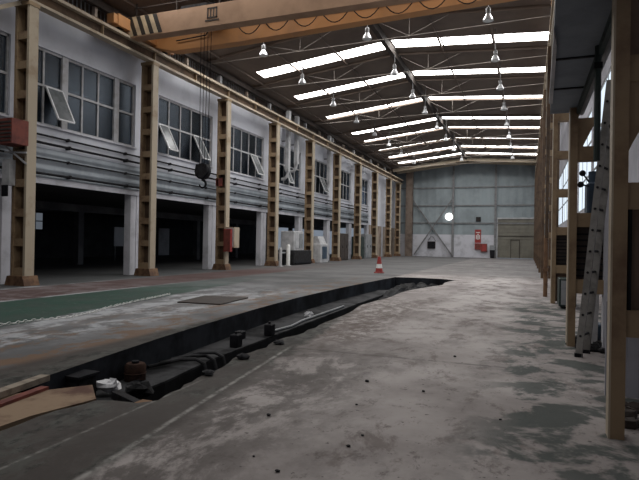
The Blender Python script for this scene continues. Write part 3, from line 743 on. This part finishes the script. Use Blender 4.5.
# ------------------------------------------------------------------ high bay lamps
def make_lamp():
    r = empty('high_bay_lamp', (0,0,0))
    MB().lathe([(.20,-.02),(.19,.0),(.15,.10),(.09,.2),(.08,.23)], (0,0,-.15), 18).build('reflector', 'lamp', r)
    MB().lathe([(.08,.07),(.09,.1),(.09,.26),(.06,.30)], (0,0,-.0), 12).build('gear_housing', 'grey_steel', r)
    MB().lathe([(.18,-.18),(.16,-.17)], (0,0,0), 18).build('lens', 'whitep', r)
    MB().tube([(0,0,.3),(0,0,1.0)], .014, 6).build('stem', 'grey_steel', r)
    return r
lamp0 = make_lamp(); used = False
rows = [('left', -11.18, [21.67, 26.13, 31.0, 35.8, 40.5, 45.2, 50, 56]), ('middle', -6.25, [21.25, 26.12, 30.6, 34.6, 39.4, 44, 49, 55]), ('right', -1.5, [20.91, 25.57, 30.32, 35.0, 39.7, 44.4, 49, 55])]
for nm, x, ys in rows:
    for i, y in enumerate(ys):
        L = copy_tree(lamp0) if used else lamp0; used = True
        L.location = (x, y, 10.0)
        for ch in L.children:
            if ch.name.startswith('stem'):
                ch.scale.z = 1; 
                need = roof_z(x)-10.0-0.004
                k_ = (need-.3)/.7; ch.scale = (1, 1, k_); ch.location.z = .3-.3*k_
        tag(L, f'silver high bay lamp hanging in the {nm} row, {ORD[i]} behind the bridge crane', 'lamp', 'high bay lamps under the roof')

# ------------------------------------------------------------------ things on the floor
t = empty('traffic_cone', (-7.02, 26.73, 0), 'red and white traffic cone standing left of the far pit end', 'traffic cone')
MB().box(-7.24,-6.80,26.51,26.95,0,.06).build('base', 'red', t, .02)
MB().lathe([(.19,.06),(.165,.25)], (-7.02,26.73,0), 18).build('body', 'red', t)
MB().lathe([(.166,.25),(.13,.46)], (-7.02,26.73,0), 18).build('reflective_band', 'whitep', t)
MB().lathe([(.13,.46),(.09,.72),(.07,.82),(.05,.83)], (-7.02,26.73,0), 18).build('top', 'red', t)
t = MB().prism([(-7.78,10.85),(-6.66,10.95),(-6.82,12.6),(-8.05,12.45)], 2, .0, .03).build('steel_plate', 'louvre', bevel=.005)
tag(t, 'dark rusty steel plate lying flat left of the pit', 'plate')
# barrier chain
ch = MB(); P = [(-8.35,5.6),(-8.27,6.59),(-8.21,7.13),(-7.98,7.82),(-8.15,8.6),(-8.43,9.34),(-8.73,10.51),(-8.86,11.22),(-9.1,12.4)]
def along(P, d):
    out = []; 
    for a, b in zip(P, P[1:]):
        L = math.hypot(b[0]-a[0], b[1]-a[1]); n = max(1, int(L/d))
        for k in range(n): out.append((a[0]+(b[0]-a[0])*k/n, a[1]+(b[1]-a[1])*k/n, math.atan2(b[1]-a[1], b[0]-a[0])))
    return out
for k, (x, y, a) in enumerate(along(P, .068)):
    x += random.uniform(-.02,.02); ux, uy = math.cos(a), math.sin(a); ring = []
    for j in range(9):
        q = 2*PI*j/8; u = .04*math.cos(q); v = .02*math.sin(q)
        if k % 2: ring.append((x+ux*u-uy*v, y+uy*u+ux*v, .02))
        else: ring.append((x+ux*u, y+uy*u, .027+v))
    ch.tube(ring, .007, 5, False)
tag(ch.build('barrier_chain', 'whitep'), 'white plastic chain lying along the green floor edge', 'chain')
# plywood and plank over the near end of the pit
t = MB().prism([(-4.92,3.5),(-4.2,4.42),(-3.80,4.05),(-3.93,3.45),(-3.93,1.7),(-4.9,1.7)], 2, -.06, -.02).build('plywood_sheet', 'ply')
tag(t, 'stained brown plywood sheet covering the near end of the pit', 'board')
t = MB().bar((-4.42,2.5,.02), (-4.75,4.33,.02), .11, .06).build('plank', 'plank'); tag(t, 'narrow pale plank lying along the plywood sheet', 'plank')
t = MB().bar((-4.25,2.5,-.005), (-4.5,4.1,-.005), .09, .03).build('plank', 'dull_red'); tag(t, 'thin rusty red strip beside the pale plank', 'plank')
bg = MB().ball((-4.72,5.25,-.28), .13, 10, .35, (1.2,.9,.6)).build('plastic_bag', 'bag'); tag(bg, 'crumpled white plastic bag in the pit beside the plywood', 'bag')
t = MB().ball((-4.48,5.5,-.36), .14, 9, .3, (1.3,.9,.7)).build('rag', 'dust'); tag(t, 'grey brown crumpled rag right of the white bag', 'rag')
t = empty('oil_drum', (-5.0, 5.85, -.4), 'rusty brown drum standing on the pit ledge', 'drum')
MB().lathe([(.14,0),(.14,.09),(.15,.10),(.14,.11),(.14,.20),(.115,.23),(.05,.23)], (-4.92,5.95,-.4), 16).build('body', 'rust_dark', t)
MB().lathe([(.05,.23),(.05,.26)], (-4.92,5.95,-.4), 10).build('cap', 'black', t)
t = empty('iron_box', (-5.0, 5.2, -.4), 'black iron box left of the white bag in the pit', 'box')
B(-4.98,-4.72,4.75,5.05,-.4,-.1).build('body', 'black_iron', t, .02)
B(-5.0,-4.70,4.73,5.07,-.1,-.07).build('lid', 'black', t)
for k, (x, y, lab) in enumerate([(-4.86, 8.55, 'black square stub on the pit ledge nearer the bent pipes'), (-4.86, 9.9, 'black square stub farther along the pit ledge'), (-5.2, 9.3, 'low black stub on the pit ledge by the far wall')]):
    t = empty('anchor_block', (x, y, -.4), lab, 'block', 'black stubs on the pit ledge')
    B(x-.08, x+.08, y-.1, y+.1, -.4, -.17 if k < 2 else -.25).build('body', 'black', t, .015)
    MB().tube([(x, y, -.2), (x, y, -.12 if k < 2 else -.2)], .025, 8).build('bolt', 'black_iron', t)
for k, (dx, lab) in enumerate([(0, 'grey bent pipe over the pit ledge, nearest of three'), (.28, 'grey bent pipe over the pit ledge, middle of three'), (.55, 'grey bent pipe over the pit ledge, farthest of three')]):
    y = 7.0+dx
    t = MB().tube([(-5.15, y-.5, -.36), (-4.95, y, -.33), (-4.75, y+.12, -.33), (-4.62, y+.17, -.40), (-4.58, y+.18, -.55), (-4.57, y+.18, PD)], .028, 8).build('bent_pipe', 'dust')
    tag(t, lab, 'pipe', 'bent pipes in the pit')
t = MB().tube([(-4.95, 10.2, -.37), (-4.87, 11.0, -.37), (-4.99, 11.9, -.37), (-4.98, 13.0, -.36), (-5.05, 15.2, -.37)], .03, 8).build('hose', 'grey'); tag(t, 'long grey hose lying on the pit ledge', 'hose')
t = MB().ball((-5.1,12.6,-.32), .10, 8, .3, (1.1,1,.8)).build('plastic_bag', 'bag'); tag(t, 'small white scrap on the pit ledge halfway along', 'scrap')
t = empty('timber_prop', (-3.75,5.0,PD), 'short dark timber standing in the pit below the near corner', 'timber')
t2 = B(-3.62,-3.5,4.35,4.5,PD,-.12).build('body', 'rust', t); 
t3 = MB().bar((-4.5,5.1,-.33),(-3.6,4.65,-.3),.09,.09).build('beam', 'black_iron'); tag(t3, 'black iron bar lying across the near part of the pit', 'bar')
debris = [(-1.6,5.67,.035),(-1.21,3.81,.025),(-1.5,3.21,.025),(-2.06,4.21,.03),(-.97,5.53,.025),(-1.46,4.82,.018),(-1.18,4.07,.018),(-1.76,3.37,.016),(-.89,7.42,.03),(-.2,4.92,.02)]
for x, y, r_ in debris:
    r_ *= .62
    o = MB().ball((x,y,r_*.55), r_, 7, .25, (1.2,.9,.6)).build('debris_chip', 'black_iron', origin=(x,y,0))
    tag(o, 'small dark chip of debris on the pale concrete lane', 'debris', 'dark chips on the pale lane')
for x, y, r_ in [(-3.36,6.1,.07),(-3.3,5.2,.06),(-3.38,7.2,.06)]:
    o = MB().ball((x,y,r_*.45), r_, 8, .25, (1.3,1,.6)).build('concrete_chunk', 'dust', origin=(x,y,0))
    tag(o, 'grey broken concrete chunk at the near lip of the pit', 'rubble piece', 'chunks on the pit lip')

# ------------------------------------------------------------------ right hand frames
def side_frame(y, label, height, xf=0.57, depth=0.62, panels=(), front='tan', rear='white_worn', gusset=None, ld=.25, tall=False, group=None, name='battened_stanchion'):
    r = empty(name, (xf+depth/2, y, 0), label, 'stanchion' if not tall else 'column', group)
    tag(B(xf, xf+.015, y, y+ld, 0, height).build('leg_face', 'cream' if y < 20 else 'web_and_shade', r))  # hall side plate lightened for the light it catches; dark on backlit columns
    B(xf+.015, xf+.115, y+.002, y+ld-.002, 0, height).build('front_leg', front if y < 20 else 'web_and_shade', r)  # far legs coloured dark to paint them as backlit
    B(xf+depth-.13, xf+depth, y+.02, y+max(ld,.2)-.02, 0, height).build('rear_leg', rear, r)
    z = 0.80
    while z+.2 < height:
        B(xf+.115, xf+depth-.13, y+.02, y+ld-.02, z, z+.21).build('batten', front, r)
        z += 1.0
    if gusset:
        MB().prism([(xf+.115+u, v) for u, v in gusset], 1, y+.03, y+ld-.04).build('gusset_plate', front, r)
    for (z0, z1, m) in panels:
        p = B(xf+.115, xf+depth-.13, y+ld*.55, y+ld*.85, z0, z1).build('louvre_panel', m, r)
        if m == 'louvre':
            sl = MB(); k = z0+.04
            while k < z1-.03:
                sl.box(xf+.12, xf+depth-.135, y+ld*.55-.03, y+ld*.55, k, k+.025); k += .09
            sl.build('slat', 'black', p)
    return r
f1 = side_frame(4.8, 'nearest tan battened steel stanchion at the right edge', 3.6, 0.608, 1.15, [(1.01, 1.80, 'brown_panel'), (3.01, 3.58, 'brown_panel')], ld=.14, gusset=[(0,2.82),(0,2.25),(.03,2.32),(.28,2.82)])
B(0.735, 0.76, 4.84, 4.878, 1.01, 1.80).build('dark_joint', 'black', f1)
f2 = side_frame(8.98, 'tan battened steel stanchion with dark louvres directly behind the ladder', 3.6, 0.565, 0.62, [(1.01, 1.80, 'louvre')], gusset=[(0,3.44),(0,2.92),(.04,2.95),(.27,3.44)])
f3 = side_frame(15.5, 'tan right hand crane column nearest behind the ladder frame', ZR, 0.575, 0.55, [(1.01, 1.80, 'louvre'), (0.05, .80, 'brown_panel')], tall=True, gusset=None, group='crane columns along the right wall', name='crane_column')
f3b = None
for i in range(8):
    y = 21.4+S*i
    side_frame(y, f'tan right hand crane column with stacked battens, {ORD[i+1]} beyond the ladder', ZR, 0.575, 0.45, (), rear='web_and_shade', tall=True, gusset=None, group='crane columns along the right wall', name='crane_column')
# walkway deck over the near frames
t = empty('walkway_deck', (0.4, 4, 3.6), 'dark blue grey walkway soffit overhanging the near right frames', 'walkway')
MB().prism([(0.06,0.0),(0.66,0.0),(0.66,9.32),(0.30,9.32)], 2, 3.6, 3.72).build('deck', 'deck', t)
for y in (2.4, 4.4, 6.6, 7.85): B(0.06+.0258*y, .65, y-.02, y+.02, 3.585, 3.6).build('joint', 'black', t)
MB().tube([(0.74, 0, 3.56), (0.74, 9.2, 3.56)], .04, 8).build('edge_pipe', 'grey_steel', t)
MB().box(.655,.70,0,9.3,3.5,3.6).build('edge_beam', 'green', t)
MB().prism([(0.20,5.6),(0.245,6.0),(0.30,8.4),(0.25,8.4)], 2, 3.54, 3.6).build('edge_strip', 'pale', t)  # pale tapered strip under the deck edge
t = empty('support_post', (0.675, 6.3, 2.3), 'dark green pipe hanging from the walkway edge before the ladder', 'pipe')
MB().tube([(0.655, 6.3, 2.4), (0.655, 6.3, 3.6)], .032, 8).build('pipe', 'green', t)
MB().box(.615,.695,6.26,6.34,3.36,3.42).build('clamp', 'black', t)
# ladder
ld = empty('ladder', (0.74, 8.3, 0), 'grey aluminium ladder leaning against the second right hand frame', 'ladder')
b0, b1 = Vector((0.665, 8.18, 0.0)), Vector((0.79, 8.52, 0.0)); lean = Vector((0.335, 0.0, 3.75))
for bb in (b0, b1): MB().bar(bb, bb+lean, .085, .035, (0.34,.94,0)).build('stile', 'alu', ld)
for k in range(1, 13):
    tt = k/13
    MB().tube([b0+lean*tt-(b1-b0)*.08, b1+lean*tt+(b1-b0)*.08], .017, 8).build('rung', 'black_iron', ld)
for bb in (b0, b1): MB().box(bb.x-.05, bb.x+.05, bb.y-.03, bb.y+.03, 0, .05).build('foot', 'black', ld)
# machine tool with ball levers behind second frame
t = empty('machine_tool', (1.0, 9.9, 0), 'dark blue machine with two black ball ended levers behind the ladder', 'machine')
B(.85, 1.15, 9.75, 10.2, 0, .25).build('base', 'blue', t, .02)
MB().tube([(1.0, 10.0, .25), (1.0, 10.0, 2.75)], .08, 12).build('column', 'blue', t)
B(.88, 1.12, 9.7, 10.15, 1.95, 2.55).build('head', 'blue', t, .03)
for a, b in (((.90, 9.68, 2.55), (.80, 9.6, 2.68)), ((.90, 9.68, 2.48), (.775, 9.6, 2.50))):
    lv = MB().tube([a, b], .014, 6).build('lever', 'black', t)
    MB().ball(b, .05, 12).build('knob', 'black', lv)
# leaning pale sheets and odds at the foot of the frames
for k, (x, y, w, h, lab) in enumerate([(0.86, 9.42, .10, 0.95, 'narrow pale strip leaning behind the ladder foot'), (0.98, 9.42, .09, .9, 'grey strip leaning behind the ladder foot, right of the pale one')]):
    t = MB().bar((x, y, 0.0), (x+.05, y+.25, h), w, .025, (0,1,0)).build('board_strip', ['whitep', 'pale'][k]); tag(t, lab, 'board')
t = MB()
for k in range(12):
    x = .8+k*.1; t.bar((x, 6.2+.03*(k%2), 0), (x, 6.2+.03*(k%2), .95), .1, .03, (0,1,0))
tag(t.build('corrugated_sheet', 'wall_grey'), 'pale corrugated sheet standing behind the nearest frame', 'sheet')
t = MB()
for k in range(26): t.ball((random.uniform(.62,1.25), random.uniform(8.6,9.7), .03), random.uniform(.03,.09), 7, .3, (1.2,1,.8))
tag(t.build('debris', 'black_iron'), 'heap of dark dirt around the ladder foot', 'dirt', kind='stuff')
t = MB()
for k in range(24): t.ball((random.uniform(.78,1.3), random.uniform(4.95,5.9), .02), random.uniform(.03,.10), 7, .3, (1.2,1,.7))
tag(t.build('debris', 'louvre'), 'heap of dark dirt behind the nearest frame foot', 'dirt', kind='stuff')
# red pipe hanging on third column
t = empty('hanging_pipe', (.53, 16.5, .3), 'dark rusty standpipe before the far right columns', 'pipe')
MB().tube([(.50, 17.5, 0), (.50, 17.5, 1.75)], .06, 10).build('pipe', 'rust', t)
MB().box(.42,.575,17.42,17.58,.75,.85).build('flange', 'rust', t)
t = empty('side_cabinet', (.9, 14.6, 0), 'low grey green cabinet standing by the third right hand column', 'cabinet')
B(.72, 1.1, 14.3, 15.2, 0.05, .72).build('body', 'green', t, .01)
B(.76, 1.06, 14.27, 14.3, .1, .68).build('door', 'grey', t)
MB().box(.98,1.0,14.25,14.27,.35,.45).build('handle', 'black', t)

# ------------------------------------------------------------------ camera, world, view
W = bpy.data.worlds.new('World'); bpy.context.scene.world = W; W.use_nodes = True
W.node_tree.nodes['Background'].inputs[0].default_value = (0.6, 0.7, 0.85, 1); W.node_tree.nodes['Background'].inputs[1].default_value = 0.3
cam = bpy.data.cameras.new('camera'); co = bpy.data.objects.new('camera', cam); C.objects.link(co)
cam.sensor_fit = 'HORIZONTAL'; cam.sensor_width = 36; cam.lens = 541.87*36/639
r_ = Vector((0.93317395, 0.35900238, 0.01742633)); f_ = Vector((-0.35912447, 0.93327947, 0.00436417)); u_ = Vector((-0.01469689, -0.01033075, 0.99983863))
co.matrix_world = Matrix(((r_.x,u_.x,-f_.x,0),(r_.y,u_.y,-f_.y,0),(r_.z,u_.z,-f_.z,1.5),(0,0,0,1)))
cam.clip_end = 200
sc = bpy.context.scene; sc.camera = co
sc.view_settings.view_transform = 'Standard'; sc.view_settings.look = 'None'; sc.view_settings.gamma = 1.0
sc.view_settings.use_curve_mapping = False; sc.view_settings.exposure = 0.0
sc.cycles.max_bounces = 8; sc.cycles.diffuse_bounces = 5; sc.cycles.use_denoising = True
